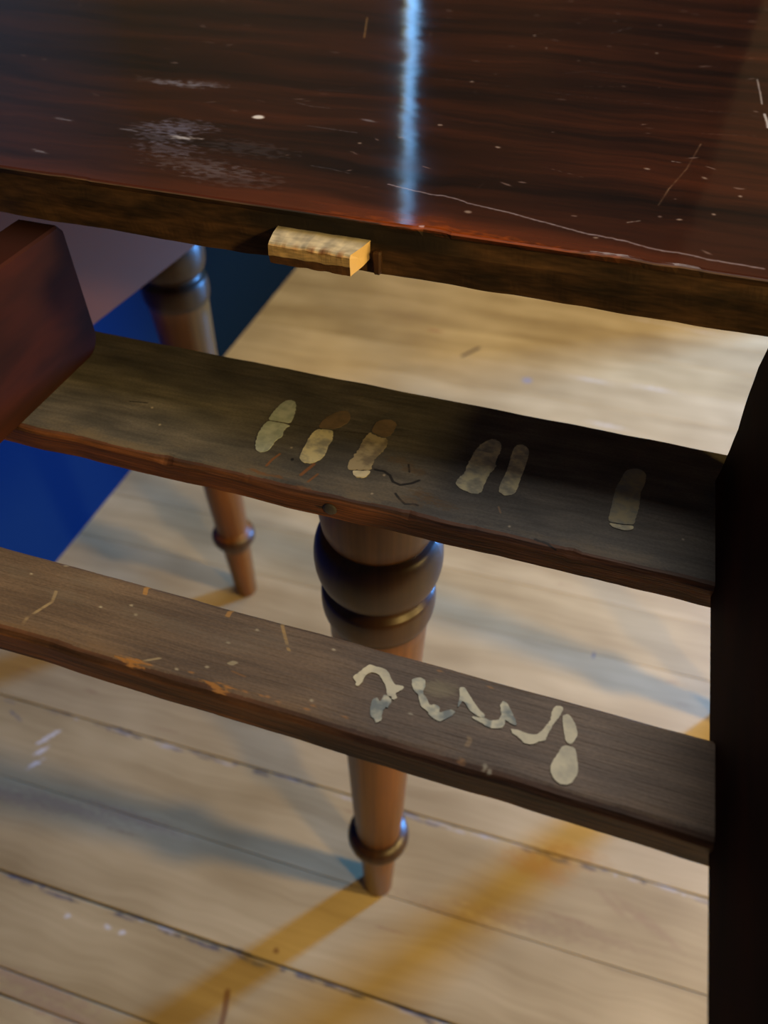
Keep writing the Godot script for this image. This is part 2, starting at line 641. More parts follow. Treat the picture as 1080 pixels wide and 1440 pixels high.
# ---------------------------------------------------------------- lamps out of the picture
func lamp(at: Vector3, energy: float, label: String) -> void:
	var metal := plain(Color(0.12, 0.11, 0.10), 0.5)
	var t := thing("floor_lamp", label, "lamp", Vector3(at.x, 0, at.z), "bare bulb floor lamps")
	var s := Shape.new()
	part("base", lathe([Vector2(0.0001, 0.0), Vector2(0.14, 0.0), Vector2(0.14, 0.012), Vector2(0.02, 0.03), Vector2(0.0001, 0.03)], 32), metal, t)
	part("pole", lathe([Vector2(0.0001, 0.028), Vector2(0.011, 0.028), Vector2(0.011, at.y / K - 0.17), Vector2(0.03, at.y / K - 0.165), Vector2(0.03, at.y / K - 0.125), Vector2(0.0001, at.y / K - 0.125)], 24), metal, t)
	var glow := plain(Color(1.0, 0.8, 0.5), 0.3)
	glow.emission_enabled = true
	glow.emission = Color(1.0, 0.72, 0.38)
	glow.emission_energy_multiplier = 2.0
	var b := []
	arc(b, 0.0001, at.y / K, 0.135, 0.135, 15)
	part("bulb", lathe(b, 32), glow, t)
	var l := OmniLight3D.new()
	l.name = "bulb_light"
	l.light_color = Color(1.0, 0.84, 0.50)
	l.light_energy = energy
	l.light_size = 0.095
	l.omni_range = 12.0
	l.omni_attenuation = 2.0
	l.shadow_enabled = true
	t.add_child(l)
	l.position = Vector3(0, at.y, 0)


func build_lamps() -> void:
	lamp(V(1.95, 1.45, -0.43), 3.1, "black floor lamp with a warm globe bulb beside the table")
	lamp(V(1.90, 1.84, 0.86), 2.1, "black floor lamp with a warm globe bulb in front of the table")
	var w := plain(Color(0.15, 0.10, 0.07), 0.6)
	var t := thing("cupboard", "plain dark wooden cupboard standing between the table and the window", "cupboard", Vector3(0.54, 0.0, -2.10))
	part("body", box_mesh(Vector3(-0.35, 0.08, -0.16), Vector3(0.35, 1.9, 0.14), 0.004), w, t)
	part("plinth", box_mesh(Vector3(-0.33, 0.0, -0.14), Vector3(0.33, 0.08, 0.12), 0.003), w, t)
	for s in [-1, 1]:
		var d := part("door", box_mesh(Vector3(-0.168, 0.11, 0.14), Vector3(0.168, 1.87, 0.16), 0.004), w, t, Vector3(s * 0.172, 0, 0))
		part("knob", lathe([Vector2(0.0001, 0.0), Vector2(0.008, 0.0), Vector2(0.017, 0.012), Vector2(0.012, 0.024), Vector2(0.0001, 0.026)], 20), plain(Color(0.4, 0.3, 0.15), 0.4), d, Vector3(-s * 0.135, 0.95, 0.16)).rotation.x = PI / 2


# ---------------------------------------------------------------- woods
func leg_wood() -> StandardMaterial3D:
	var im := paint(512, 1024, func(x, y):
		var a: float = TAU * x / 512.0
		var wav := noise_a.get_noise_3d(cos(a) * 60.0, sin(a) * 60.0, y * 0.25)
		var fine := noise_b.get_noise_3d(cos(a) * 210.0, sin(a) * 210.0, y * 0.12)
		var g := 0.10 * wav + 0.09 * fine
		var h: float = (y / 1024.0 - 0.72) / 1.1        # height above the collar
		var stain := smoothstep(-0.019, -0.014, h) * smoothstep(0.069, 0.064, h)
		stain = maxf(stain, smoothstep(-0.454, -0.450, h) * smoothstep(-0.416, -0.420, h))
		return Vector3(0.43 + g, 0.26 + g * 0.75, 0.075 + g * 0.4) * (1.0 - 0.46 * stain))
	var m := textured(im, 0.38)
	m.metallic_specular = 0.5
	return m


func board_wood(a: Color, b: Color) -> StandardMaterial3D:
	var im := paint(512, 512, func(x, y):
		var n := noise_a.get_noise_2d(x * 0.6, y * 1.1) * 0.8 + noise_b.get_noise_2d(x * 0.3, y * 1.6) * 0.15
		return vec(a).lerp(vec(b), clampf(0.5 + n, 0.0, 1.0)))
	var m := textured(im, 0.8)
	m.metallic_specular = 0.22
	return m


# ---------------------------------------------------------------- far half of the table
const TX0 := -0.62
const TX1 := 0.48
const TZ0 := -0.92
const TZ1 := -0.306

func tpix(p: Vector2) -> Vector2:
	return Vector2((p.x - TX0) / (TX1 - TX0) * 2048.0, (p.y - TZ0) / (TZ1 - TZ0) * 1024.0 * 0.86)


func _tp(list: Array) -> Array:
	var out := []
	for p in list:
		out.append(tpix(p))
	return out


func build_table(wood: Material, dark: Material) -> void:
	var t := thing("extension_table", "old mahogany extension table with scratched glossy top and a pale tongue on its edge", "table", V(-0.07, 0, -0.6))
	var off := -t.position
	var im := paint(2048, 1024, func(x, y):
		if y < 882:
			var wav := noise_a.get_noise_2d(x * 0.25, y * 0.6) * 22.0
			var band := noise_a.get_noise_2d(x * 0.13 + 700.0, (y + wav) * 1.5)
			var fine := noise_b.get_noise_2d(x * 0.06, (y + wav) * 2.6)
			var pore := noise_c.get_noise_2d(x * 0.5, y * 8.0)
			var g := 0.46 + 0.50 * band + 0.17 * fine + 0.10 * pore
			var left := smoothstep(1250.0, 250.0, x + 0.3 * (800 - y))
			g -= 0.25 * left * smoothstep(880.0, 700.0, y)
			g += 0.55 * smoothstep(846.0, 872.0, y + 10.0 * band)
			var lo := Vector3(0.098, 0.070, 0.063)
			var hi := Vector3(0.315, 0.162, 0.098)
			return lo.lerp(hi, clampf(g, 0.0, 1.25))
		var n := noise_a.get_noise_2d(x * 0.8, y * 1.6) + 0.5 * noise_b.get_noise_2d(x * 1.2, y * 3.0)
		var e := Vector3(0.30, 0.215, 0.135) * (1.0 + 0.55 * n)
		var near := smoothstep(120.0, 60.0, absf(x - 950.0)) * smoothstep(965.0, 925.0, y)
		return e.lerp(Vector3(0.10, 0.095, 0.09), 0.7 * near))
	var haze := Color(0.50, 0.50, 0.54)
	var fleck := Color(0.78, 0.77, 0.76)
	scratch(im, _tp([Vector2(-0.1070, -0.3512), Vector2(-0.0794, -0.3454), Vector2(-0.0436, -0.3383), Vector2(-0.0097, -0.3287), Vector2(0.0154, -0.3234), Vector2(0.0406, -0.3208), Vector2(0.0661, -0.3194)]), 0.92, Color(0.66, 0.63, 0.66), 1.0, 0.15)
	scratch(im, _tp([Vector2(-0.1485, -0.5198), Vector2(-0.0866, -0.5190), Vector2(-0.0275, -0.5140), Vector2(0.0277, -0.5120), Vector2(0.0756, -0.5112)]), 0.59, haze, 0.5, 0.7)
	scratch(im, _tp([Vector2(-0.1946, -0.4477), Vector2(-0.1841, -0.4445), Vector2(-0.1723, -0.4445)]), 0.76, haze, 0.8)
	scratch(im, _tp([Vector2(-0.1745, -0.4134), Vector2(-0.1588, -0.4127), Vector2(-0.1437, -0.4119)]), 0.76, haze, 0.8)
	scratch(im, _tp([Vector2(-0.1514, -0.3610), Vector2(-0.1394, -0.3601), Vector2(-0.1290, -0.3578)]), 0.67, haze, 0.7)
	scratch(im, _tp([Vector2(-0.1911, -0.4745), Vector2(-0.1685, -0.4777)]), 0.63, haze, 0.6)
	scratch(im, _tp([Vector2(-0.2022, -0.5961), Vector2(-0.2187, -0.6524)]), 0.92, Color(0.70, 0.55, 0.33), 1.0, 0.1)
	scratch(im, _tp([Vector2(0.0387, -0.4549), Vector2(0.0322, -0.4164), Vector2(0.0246, -0.3887), Vector2(0.0206, -0.3676)]), 0.76, Color(0.58, 0.47, 0.36), 0.9)
	scratch(im, _tp([Vector2(0.0723, -0.5854), Vector2(0.0730, -0.5582), Vector2(0.0733, -0.5342)]), 0.92, fleck, 1.0, 0.1)
	scratch(im, _tp([Vector2(0.0739, -0.5170), Vector2(0.0748, -0.5021), Vector2(0.0748, -0.4924)]), 1.47, fleck, 1.0, 0.2)
	scratch(im, _tp([Vector2(0.0083, -0.3437), Vector2(0.0140, -0.3479)]), 0.76, fleck, 0.8)
	scratch(im, _tp([Vector2(0.0248, -0.4249), Vector2(0.0295, -0.4244)]), 0.84, fleck, 0.9)
	scratch(im, _tp([Vector2(-0.0290, -0.6685), Vector2(-0.0221, -0.6817), Vector2(-0.0153, -0.6907)]), 0.76, haze, 0.8)
	scratch(im, _tp([Vector2(-0.0487, -0.5571), Vector2(-0.0337, -0.5688), Vector2(-0.0102, -0.5669)]), 0.59, haze, 0.5)
	for p in [Vector2(-0.2906, -0.4573), Vector2(-0.2808, -0.4560), Vector2(-0.2724, -0.4573), Vector2(-0.2637, -0.4618)]:
		dab(im, tpix(p), Vector2(44, 9), 0.0, haze, 0.42, 0.9)
	for p in [Vector2(-0.2519, -0.3825), Vector2(-0.2425, -0.3857), Vector2(-0.2371, -0.3923), Vector2(-0.2416, -0.3721), Vector2(-0.2316, -0.3579)]:
		dab(im, tpix(p), Vector2(42, 16), 0.0, Color(0.40, 0.39, 0.45), 0.5, 0.9)
	for p in [Vector2(-0.2342, -0.3746), Vector2(-0.2275, -0.3757)]:
		dab(im, tpix(p), Vector2(20, 4), 0.0, fleck, 0.6, 0.7)
	for p in [Vector2(-0.2120, -0.3448), Vector2(-0.1973, -0.3399), Vector2(-0.1832, -0.3351), Vector2(-0.1925, -0.3720)]:
		dab(im, tpix(p), Vector2(60, 18), 0.0, haze, 0.2, 1.0)
	for p in [Vector2(-0.3096, -0.3789), Vector2(-0.2658, -0.3755), Vector2(-0.2941, -0.3338), Vector2(-0.1441, -0.4322)]:
		dab(im, tpix(p), Vector2(16, 3), 0.1, haze, 0.7)
	dab(im, tpix([Vector2(-0.2063, -0.4175)][0]), Vector2(9, 6), 0.0, Color(0.92, 0.90, 0.86), 1.6, 0.1)
	for p in [Vector2(-0.1747, -0.6467), Vector2(-0.1583, -0.6217), Vector2(-0.0834, -0.6434), Vector2(-0.0699, -0.6118), Vector2(0.0064, -0.6248), Vector2(0.0577, -0.3909), Vector2(-0.1037, -0.5208), Vector2(-0.0654, -0.4156), Vector2(0.0131, -0.4100), Vector2(0.0411, -0.4079), Vector2(0.0456, -0.3662), Vector2(-0.0037, -0.3249), Vector2(-0.0627, -0.3335), Vector2(-0.1034, -0.4385), Vector2(-0.1377, -0.3980), Vector2(0.0307, -0.3550)]:
		dab(im, tpix(p), Vector2(rng.randf_range(2.5, 5), rng.randf_range(2, 3.2)), 0.0, Color(0.55, 0.48, 0.43), 1.0, 0.3)
	for k in 46:
		var a := Vector2(rng.randf_range(900, 2040), rng.randf_range(120, 850))
		var d := Vector2(rng.randf_range(12, 70), 0).rotated(rng.randf_range(-0.35, 0.35) if k % 4 else rng.randf_range(-1.6, -0.6))
		scratch(im, [a, a + d], 0.55, Color(0.56, 0.50, 0.47), rng.randf_range(0.25, 0.7), 0.6)
	for k in 190:
		dab(im, Vector2(rng.randf_range(300, 2000), rng.randf_range(150, 860)), Vector2(rng.randf_range(2, 12), rng.randf_range(1.2, 2.4)), rng.randf_range(-0.5, 0.5), Color(0.48, 0.40, 0.37), rng.randf_range(0.3, 0.9))
	for p in [Vector2(-0.0813, -0.3081), Vector2(-0.0627, -0.3054), Vector2(-0.0431, -0.3027), Vector2(-0.0242, -0.2995)]:
		dab(im, tpix(p), Vector2(110, 17), 0.0, Color(0.60, 0.28, 0.09), 0.55, 0.6)
	var bump := Image.create(512, 256, false, Image.FORMAT_RGB8)
	for y in 256:
		for x in 512:
			var n := 0.5 + 0.5 * (0.8 * noise_a.get_noise_2d(x * 1.2, y * 2.4) + 0.10 * noise_b.get_noise_2d(x * 2.0, y * 7.0))
			bump.set_pixel(x, y, Color(n, n, n))
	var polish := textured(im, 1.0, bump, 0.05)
	var gloss := Image.create(64, 256, false, Image.FORMAT_RGB8)
	for y in 256:
		for x in 64:
			var k := 0.75 if y > 219 else 0.10 + 0.05 * noise_a.get_noise_2d(x * 12.0, y * 5.0)
			gloss.set_pixel(x, y, Color(k, k, k))
	polish.metallic_specular = 0.43
	polish.roughness_texture = ImageTexture.create_from_image(gloss)
	polish.roughness_texture_channel = BaseMaterial3D.TEXTURE_CHANNEL_GREEN
	# slab: profile rows along x, wavering broken front edge
	var s := Shape.new()
	var rows := []
	var uvs := []
	var n := 420
	for i in n + 1:
		var f := float(i) / n
		var x := lerpf(TX0, TX1, f)
		var e := noise_b.get_noise_2d(i * 1.7, 7.0) * 0.0012
		var chip := maxf(0.0, noise_a.get_noise_2d(i * 5.0, 55.0) - 0.28) * 0.006
		var low := noise_b.get_noise_2d(i * 1.1, 90.0) * 0.0011
		var face := []
		for k in 4:
			face.append(noise_b.get_noise_2d(i * 1.4, 200.0 + k * 22.0) * 0.0016 - (0.0012 if k == 0 else 0.0))
		var back := TZ0
		var row := [V(x, 0.8275, back), V(x, TOP, back), V(x, TOP, TZ1 - 0.0022 - chip), V(x, TOP - 0.0009, TZ1 - 0.0004 - chip * 0.8),
			V(x, TOP - 0.004, TZ1 + face[0] - 0.001), V(x, TOP - 0.010, TZ1 + face[1]), V(x, TOP - 0.017, TZ1 + face[2]), V(x, 0.8285 + low, TZ1 + face[3]), V(x, 0.8275 + low, TZ1 - 0.002), V(x, 0.8275, back)]
		rows.append(row)
		var u := []
		for q in [0.0, 0.0, 0.852, 0.866, 0.885, 0.915, 0.95, 0.985, 0.995, 0.88]:
			u.append(Vector2(f, q))
		uvs.append(u)
	s.grid(rows, uvs)
	s.fan(rows[0].slice(0, 9), Vector2(0.02, 0.92), false)
	s.fan(rows[n].slice(0, 9), Vector2(0.98, 0.92), true)
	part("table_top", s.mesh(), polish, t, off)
	# pale wooden tongue glued into the front edge
	var tim := paint(256, 128, func(x, y):
		var g := noise_a.get_noise_2d(x * 1.2, y * 1.5) * 0.22 + noise_b.get_noise_2d(x * 0.6, y * 3.0) * 0.16
		var c := Vector3(0.74, 0.70, 0.60)            # top: greyed
		if y > 44:
			c = Vector3(0.80, 0.68, 0.48)              # broken front: raw wood
		if y > 88:
			c = Vector3(0.40, 0.27, 0.14)              # torn dark lower half
		var streak: float = smoothstep(30.0, 46.0, y) * smoothstep(60.0, 46.0, y) * maxf(0.0, 0.3 + noise_b.get_noise_2d(x * 0.9, 9.0) * 1.6)
		c = c.lerp(Vector3(0.45, 0.24, 0.08), clampf(streak * 0.6, 0.0, 0.7))
		return c * (1.0 + g))
	var ts := Shape.new()
	rows = []
	uvs = []
	for i in 41:
		var f := i / 40.0
		var xb := lerpf(-0.149, -0.101, f)
		var xf := lerpf(-0.1462, -0.1065, f)
		var w := noise_b.get_noise_2d(i * 3.0, 400.0) * 0.0004
		var w2 := noise_b.get_noise_2d(i * 4.0, 440.0) * 0.0004
		var row := [V(xb, 0.8360, -0.312), V(xb, 0.8440, -0.312), V(lerpf(xb, xf, 0.5), 0.8442 + w, -0.299), V(xf, 0.8438 + w, -0.2910), V(xf, 0.8428 + w, -0.2895 + w2), V(xf, 0.8385 + w2, -0.2890 + w), V(xf, 0.8380 + w2, -0.2893 + w), V(xf, 0.8340 + w, -0.2899 + w2), V(lerpf(xb, xf, 0.5), 0.8345, -0.299), V(xb, 0.8360, -0.312)]
		rows.append(row)
		var u := []
		for q in [0.95, 0.02, 0.15, 0.32, 0.38, 0.66, 0.71, 0.97, 0.99, 0.97]:
			u.append(Vector2(f, q))
		uvs.append(u)
	ts.grid(rows, uvs)
	ts.fan(rows[0].slice(0, 9), Vector2(0.1, 0.5), false)
	ts.fan(rows[40].slice(0, 9), Vector2(0.85, 0.52), true)
	var tongue := part("alignment_tongue", ts.mesh(), textured(tim, 0.7), t, off)
	tongue.set_meta("label", "pale broken wooden tongue sticking out of the table edge")
	# dark mortise beside the tongue
	part("mortise_lip", box_mesh(V(-0.1005, 0.8285, -0.308), V(-0.0965, 0.8400, -0.3035), 0.0008), plain(Color(0.30, 0.19, 0.10), 0.7), t, off)
	# aprons under the far half
	var ap := board_wood(Color(0.52, 0.33, 0.25), Color(0.39, 0.245, 0.185))
	var apron := part("apron", box_mesh(V(-0.03, 0.648, -0.56), V(0.0, 0.8275, 0.0), 0.0015), ap, t, off + V(-0.424, 0, -0.325))
	apron.rotation.y = -0.094
	var apron2 := part("apron", box_mesh(V(0.0, 0.715, -0.58), V(0.03, 0.8275, 0.0), 0.0015), ap, t, off + V(0.292, 0, -0.308))
	part("apron", box_mesh(V(-0.40, 0.745, -0.885), V(0.29, 0.8275, -0.860), 0.0015), ap, t, off)
	# its two visible-side legs
	var lg := leg_mesh(0.143, 0.571, 0.827)
	for q in [[-0.452, -0.668, 0.016], [0.336, -0.668, 0.0]]:
		var l := part("leg", lg, wood, t, off + V(q[0], 0, q[1]))
		l.rotation = Vector3(0.5 * q[2], 0, 0.83 * q[2])


# ---------------------------------------------------------------- pulled-out frame with the painted rails
const R1 := [-0.31, 0.105, -0.3245, -0.2295, 0.7345]
const R2 := [-0.33, 0.105, -0.1565, -0.1165, 0.7320]

func rpix(r: Array, p: Vector2) -> Vector2:
	return Vector2((p.x - r[0]) / (r[1] - r[0]) * 1536.0, (0.05 + 0.64 * (p.y - r[2]) / (r[3] - r[2])) * 512.0)


func rail_image(r: Array, top_a: Vector3, top_b: Vector3, face: Vector3, worn: Vector3, salt: float, stretch: float) -> Image:
	return paint(1536, 512, func(x, y):
		var wav := noise_a.get_noise_2d(x * 0.3 + salt, y * stretch) * 10.0
		var fine := noise_b.get_noise_2d(x * 0.10 + salt, (y + wav) * 2.6 * stretch)
		var cloud := noise_a.get_noise_2d(x * 0.5 + salt, y * 1.4 * stretch)
		var speck := noise_c.get_noise_2d(x * 6.0 + salt, y * 12.0 * stretch)
		var c: Vector3
		if y < 352 + 3.0 * cloud:
			c = top_a.lerp(top_b, clampf(0.5 + 0.75 * cloud, 0.0, 1.0)) * (1.0 + 0.14 * fine + 0.14 * speck)
			var rub: float = smoothstep(290.0, 352.0, y) * clampf(0.2 + cloud * 1.8 + speck * 0.3, 0.0, 1.0)
			c = c.lerp(worn, rub * 0.6)
		else:
			c = face * (1.0 + 0.45 * fine + 0.35 * cloud + 0.1 * speck)
			c = c.lerp(Vector3(0.10, 0.075, 0.06), 0.2 * smoothstep(376.0, 356.0, y))
		return c)


func build_frame(wood: Material, dark: Material) -> void:
	var t := thing("pull_out_frame", "pulled-out table frame whose two dark cross rails carry cream paint marks", "table frame", V(-0.09, 0, -0.2885))
	var off := -t.position
	var orange := Color(0.60, 0.44, 0.27)
	# rail with the tally strokes
	var im := rail_image(R1, Vector3(0.275, 0.268, 0.250), Vector3(0.415, 0.395, 0.36), Vector3(0.41, 0.245, 0.125), Vector3(0.46, 0.40, 0.30), 0.0, 1.0)
	var px := func(p): return rpix(R1, p)
	scratch(im, [Vector2(-0.1371, -0.2390), Vector2(-0.1362, -0.2448), Vector2(-0.1340, -0.2506)].map(px), 2.5, Color(0.55, 0.36, 0.2), 0.9, 0.1)
	scratch(im, [Vector2(-0.1181, -0.2386), Vector2(-0.1160, -0.2447), Vector2(-0.1146, -0.2490)].map(px), 3.5, Color(0.55, 0.36, 0.2), 0.8, 0.1)
	scratch(im, [Vector2(-0.1129, -0.2349), Vector2(-0.1101, -0.2422)].map(px), 2.5, Color(0.55, 0.36, 0.2), 0.7, 0.1)
	scratch(im, [Vector2(-0.0843, -0.2544), Vector2(-0.0794, -0.2543), Vector2(-0.0758, -0.2522), Vector2(-0.0730, -0.2478), Vector2(-0.0689, -0.2465), Vector2(-0.0642, -0.2491), Vector2(-0.0606, -0.2529)].map(px), 2.4, Color(0.05, 0.04, 0.03), 1.0, 0.1)
	scratch(im, [Vector2(-0.0694, -0.2396), Vector2(-0.0666, -0.2365), Vector2(-0.0629, -0.2337), Vector2(-0.0565, -0.2347)].map(px), 2.2, Color(0.06, 0.05, 0.04), 1.0, 0.1)
	scratch(im, [Vector2(-0.0691, -0.2632), Vector2(-0.0670, -0.2573)].map(px), 1.8, Color(0.06, 0.05, 0.04), 1.0, 0.1)
	scratch(im, [Vector2(-0.0198, -0.2466), Vector2(-0.0179, -0.2423)].map(px), 1.8, Color(0.55, 0.45, 0.34), 0.9, 0.1)
	scratch(im, [Vector2(0.0002, -0.2303), Vector2(0.0062, -0.2296), Vector2(0.0105, -0.2265)].map(px), 2.0, Color(0.07, 0.06, 0.05), 1.0, 0.2)
	scratch(im, [Vector2(-0.1509, -0.2747), Vector2(-0.1413, -0.2753), Vector2(-0.1138, -0.2779), Vector2(-0.0877, -0.2827)].map(px), 1.2, Color(0.12, 0.1, 0.08), 0.7, 0.5)
	scratch(im, [Vector2(-0.2306, -0.2657), Vector2(-0.2202, -0.2678)].map(px), 1.3, Color(0.08, 0.07, 0.06), 0.9, 0.2)
	for p in [Vector2(-0.0744, -0.2648), Vector2(-0.0654, -0.2594), Vector2(-0.0572, -0.2435), Vector2(-0.0530, -0.2409), Vector2(-0.0606, -0.2364), Vector2(-0.0456, -0.2397)]:
		dab(im, px.call(p), Vector2(34, 14), 0.1, Color(0.40, 0.31, 0.20), 0.5, 0.8)
	for p in [Vector2(-0.2158, -0.2646), Vector2(-0.2044, -0.2523), Vector2(-0.1304, -0.2570), Vector2(-0.0124, -0.2346), Vector2(0.0652, -0.2526), Vector2(-0.0802, -0.2362), Vector2(-0.0785, -0.2514)]:
		dab(im, px.call(p), Vector2(4, 4), 0.0, Color(0.66, 0.62, 0.54), 1.0, 0.2)
	dab(im, px.call([Vector2(-0.1265, -0.2485)][0]), Vector2(4, 5), 0.0, Color(0.03, 0.02, 0.02), 1.5, 0.2)
	for p in [Vector2(-0.1280, -0.2332), Vector2(-0.1366, -0.2326), Vector2(-0.1408, -0.2334), Vector2(-0.1147, -0.2302)]:
		dab(im, px.call(p), Vector2(22, 6), 0.0, Color(0.50, 0.34, 0.20), 0.7, 0.6)
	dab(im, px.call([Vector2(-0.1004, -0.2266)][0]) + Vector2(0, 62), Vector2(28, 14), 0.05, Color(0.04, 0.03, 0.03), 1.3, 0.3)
	var rail_bump := Image.create(1024, 256, false, Image.FORMAT_RGB8)
	for y in 256:
		for x in 1024:
			var n := 0.5 + 0.5 * (0.6 * noise_a.get_noise_2d(x * 0.6, y * 2.0) + 0.5 * noise_b.get_noise_2d(x * 0.5, y * 6.0))
			rail_bump.set_pixel(x, y, Color(n, n, n))
	var m1 := textured(im, 0.62, rail_bump, 0.05)
	var rail := part("cross_rail", plank(R1[0], R1[1], R1[2], R1[3], R1[4], RAIL, 0.0013, 10), m1, t, off)
	rail.set_meta("label", "wide dark cross rail marked with six upright strokes of paint")
	var plug := []
	arc(plug, 0.0001, 0.0, 0.0036, 0.0012, 7)
	var screw := part("screw", lathe(plug, 20), plain(Color(0.27, 0.26, 0.25), 0.6), rail, V(-0.0985, 0.7432, -0.2292))
	screw.rotation = Vector3(PI / 2, 0, 0)
	screw.set_meta("label", "dull grey screw head in the rail's front edge")
	# paints
	var cream := paint_stuff(Vector3(0.92, 0.89, 0.76), Vector3(0.80, 0.78, 0.68), 1)
	var thin := paint_stuff(Vector3(0.90, 0.88, 0.76), Vector3(0.52, 0.56, 0.55), 2)
	var bluish := paint_stuff(Vector3(0.74, 0.78, 0.74), Vector3(0.62, 0.67, 0.64), 3)
	var faded := paint_stuff(Vector3(0.52, 0.44, 0.34), Vector3(0.44, 0.38, 0.30), 4)
	var dingy := paint_stuff(Vector3(0.90, 0.87, 0.69), Vector3(0.64, 0.63, 0.55), 5)
	paint_mark([Vector2(-0.1490, -0.2934), Vector2(-0.1452, -0.2957), Vector2(-0.1415, -0.2931), Vector2(-0.1390, -0.2839), Vector2(-0.1380, -0.2764), Vector2(-0.1422, -0.2764), Vector2(-0.1471, -0.2759), Vector2(-0.1512, -0.2754), Vector2(-0.1508, -0.2847)], 0.0003, 0.0005, bluish, rail, "greyish paint stroke at the left end of the row")
	paint_mark([Vector2(-0.1513, -0.2743), Vector2(-0.1466, -0.2749), Vector2(-0.1417, -0.2751), Vector2(-0.1378, -0.2748), Vector2(-0.1394, -0.2709), Vector2(-0.1380, -0.2645), Vector2(-0.1403, -0.2613), Vector2(-0.1404, -0.2523), Vector2(-0.1446, -0.2498), Vector2(-0.1484, -0.2527), Vector2(-0.1514, -0.2639)], 0.0003, 0.0006, bluish, rail)
	paint_mark([Vector2(-0.1185, -0.2932), Vector2(-0.1129, -0.2963), Vector2(-0.1094, -0.2922), Vector2(-0.1089, -0.2871), Vector2(-0.1113, -0.2825), Vector2(-0.1143, -0.2794), Vector2(-0.1189, -0.2784), Vector2(-0.1228, -0.2775), Vector2(-0.1229, -0.2845)], 0.0002, 0.0004, faded, rail, "browned upper end of a paint stroke")
	paint_mark([Vector2(-0.1230, -0.2763), Vector2(-0.1185, -0.2773), Vector2(-0.1144, -0.2779), Vector2(-0.1119, -0.2705), Vector2(-0.1126, -0.2660), Vector2(-0.1118, -0.2598), Vector2(-0.1120, -0.2550), Vector2(-0.1159, -0.2498), Vector2(-0.1210, -0.2498), Vector2(-0.1237, -0.2524), Vector2(-0.1241, -0.2623), Vector2(-0.1245, -0.2676), Vector2(-0.1241, -0.2727)], 0.0003, 0.0005, dingy, rail)
	paint_mark([Vector2(-0.0944, -0.2931), Vector2(-0.0885, -0.2963), Vector2(-0.0837, -0.2940), Vector2(-0.0836, -0.2871), Vector2(-0.0849, -0.2823), Vector2(-0.0874, -0.2811), Vector2(-0.0917, -0.2820), Vector2(-0.0949, -0.2834), Vector2(-0.0953, -0.2883)], 0.0002, 0.0004, faded, rail, "browned upper end of a paint stroke")
	paint_mark([Vector2(-0.0959, -0.2825), Vector2(-0.0922, -0.2812), Vector2(-0.0877, -0.2798), Vector2(-0.0850, -0.2807), Vector2(-0.0836, -0.2754), Vector2(-0.0844, -0.2704), Vector2(-0.0864, -0.2633), Vector2(-0.0861, -0.2577), Vector2(-0.0856, -0.2550), Vector2(-0.0900, -0.2533), Vector2(-0.0948, -0.2521), Vector2(-0.0977, -0.2523), Vector2(-0.0983, -0.2560), Vector2(-0.0970, -0.2646), Vector2(-0.0967, -0.2754)], 0.00025, 0.0008, paint_stuff(Vector3(0.72, 0.67, 0.54), Vector3(0.52, 0.48, 0.40), 6), rail)
	paint_mark([Vector2(-0.0948, -0.2513), Vector2(-0.0898, -0.2527), Vector2(-0.0857, -0.2542), Vector2(-0.0855, -0.2523), Vector2(-0.0869, -0.2485), Vector2(-0.0918, -0.2475)], 0.0005, 0.0004, cream, rail)
	paint_mark([Vector2(-0.0356, -0.2942), Vector2(-0.0316, -0.2977), Vector2(-0.0268, -0.2946), Vector2(-0.0266, -0.2882), Vector2(-0.0275, -0.2800), Vector2(-0.0263, -0.2765), Vector2(-0.0285, -0.2704), Vector2(-0.0292, -0.2642), Vector2(-0.0295, -0.2561), Vector2(-0.0315, -0.2540), Vector2(-0.0385, -0.2546), Vector2(-0.0433, -0.2581), Vector2(-0.0425, -0.2632), Vector2(-0.0403, -0.2666), Vector2(-0.0405, -0.2719), Vector2(-0.0395, -0.2832), Vector2(-0.0379, -0.2902)], 0.0003, 0.0006, dingy, rail, "broad dingy paint stroke with a thicker lower end")
	paint_mark([Vector2(-0.0198, -0.2961), Vector2(-0.0160, -0.2978), Vector2(-0.0125, -0.2944), Vector2(-0.0121, -0.2873), Vector2(-0.0124, -0.2802), Vector2(-0.0130, -0.2724), Vector2(-0.0133, -0.2634), Vector2(-0.0141, -0.2596), Vector2(-0.0180, -0.2573), Vector2(-0.0218, -0.2593), Vector2(-0.0220, -0.2650), Vector2(-0.0207, -0.2737), Vector2(-0.0205, -0.2807), Vector2(-0.0207, -0.2901)], 0.0003, 0.0003, dingy, rail, "narrow paint stroke beside the broad one")
	paint_mark([Vector2(0.0363, -0.2944), Vector2(0.0424, -0.2976), Vector2(0.0464, -0.2946), Vector2(0.0464, -0.2878), Vector2(0.0445, -0.2806), Vector2(0.0447, -0.2708), Vector2(0.0435, -0.2608), Vector2(0.0432, -0.2570), Vector2(0.0380, -0.2557), Vector2(0.0312, -0.2553), Vector2(0.0316, -0.2611), Vector2(0.0321, -0.2709), Vector2(0.0327, -0.2797), Vector2(0.0345, -0.2862)], 0.0003, 0.0003, paint_stuff(Vector3(0.68, 0.64, 0.50), Vector3(0.52, 0.54, 0.50), 7), rail, "lone paint stroke nearest the right end of the rail")
	paint_mark([Vector2(0.0314, -0.2545), Vector2(0.0381, -0.2550), Vector2(0.0431, -0.2562), Vector2(0.0427, -0.2534), Vector2(0.0392, -0.2518), Vector2(0.0338, -0.2521)], 0.0004, 0.0002, dingy, rail)

	# rail with the cursive scrawl
	var im2 := rail_image(R2, Vector3(0.36, 0.30, 0.247), Vector3(0.455, 0.386, 0.318), Vector3(0.36, 0.235, 0.14), Vector3(0.46, 0.36, 0.25), 400.0, 0.5)
	var px2 := func(p): return rpix(R2, p)
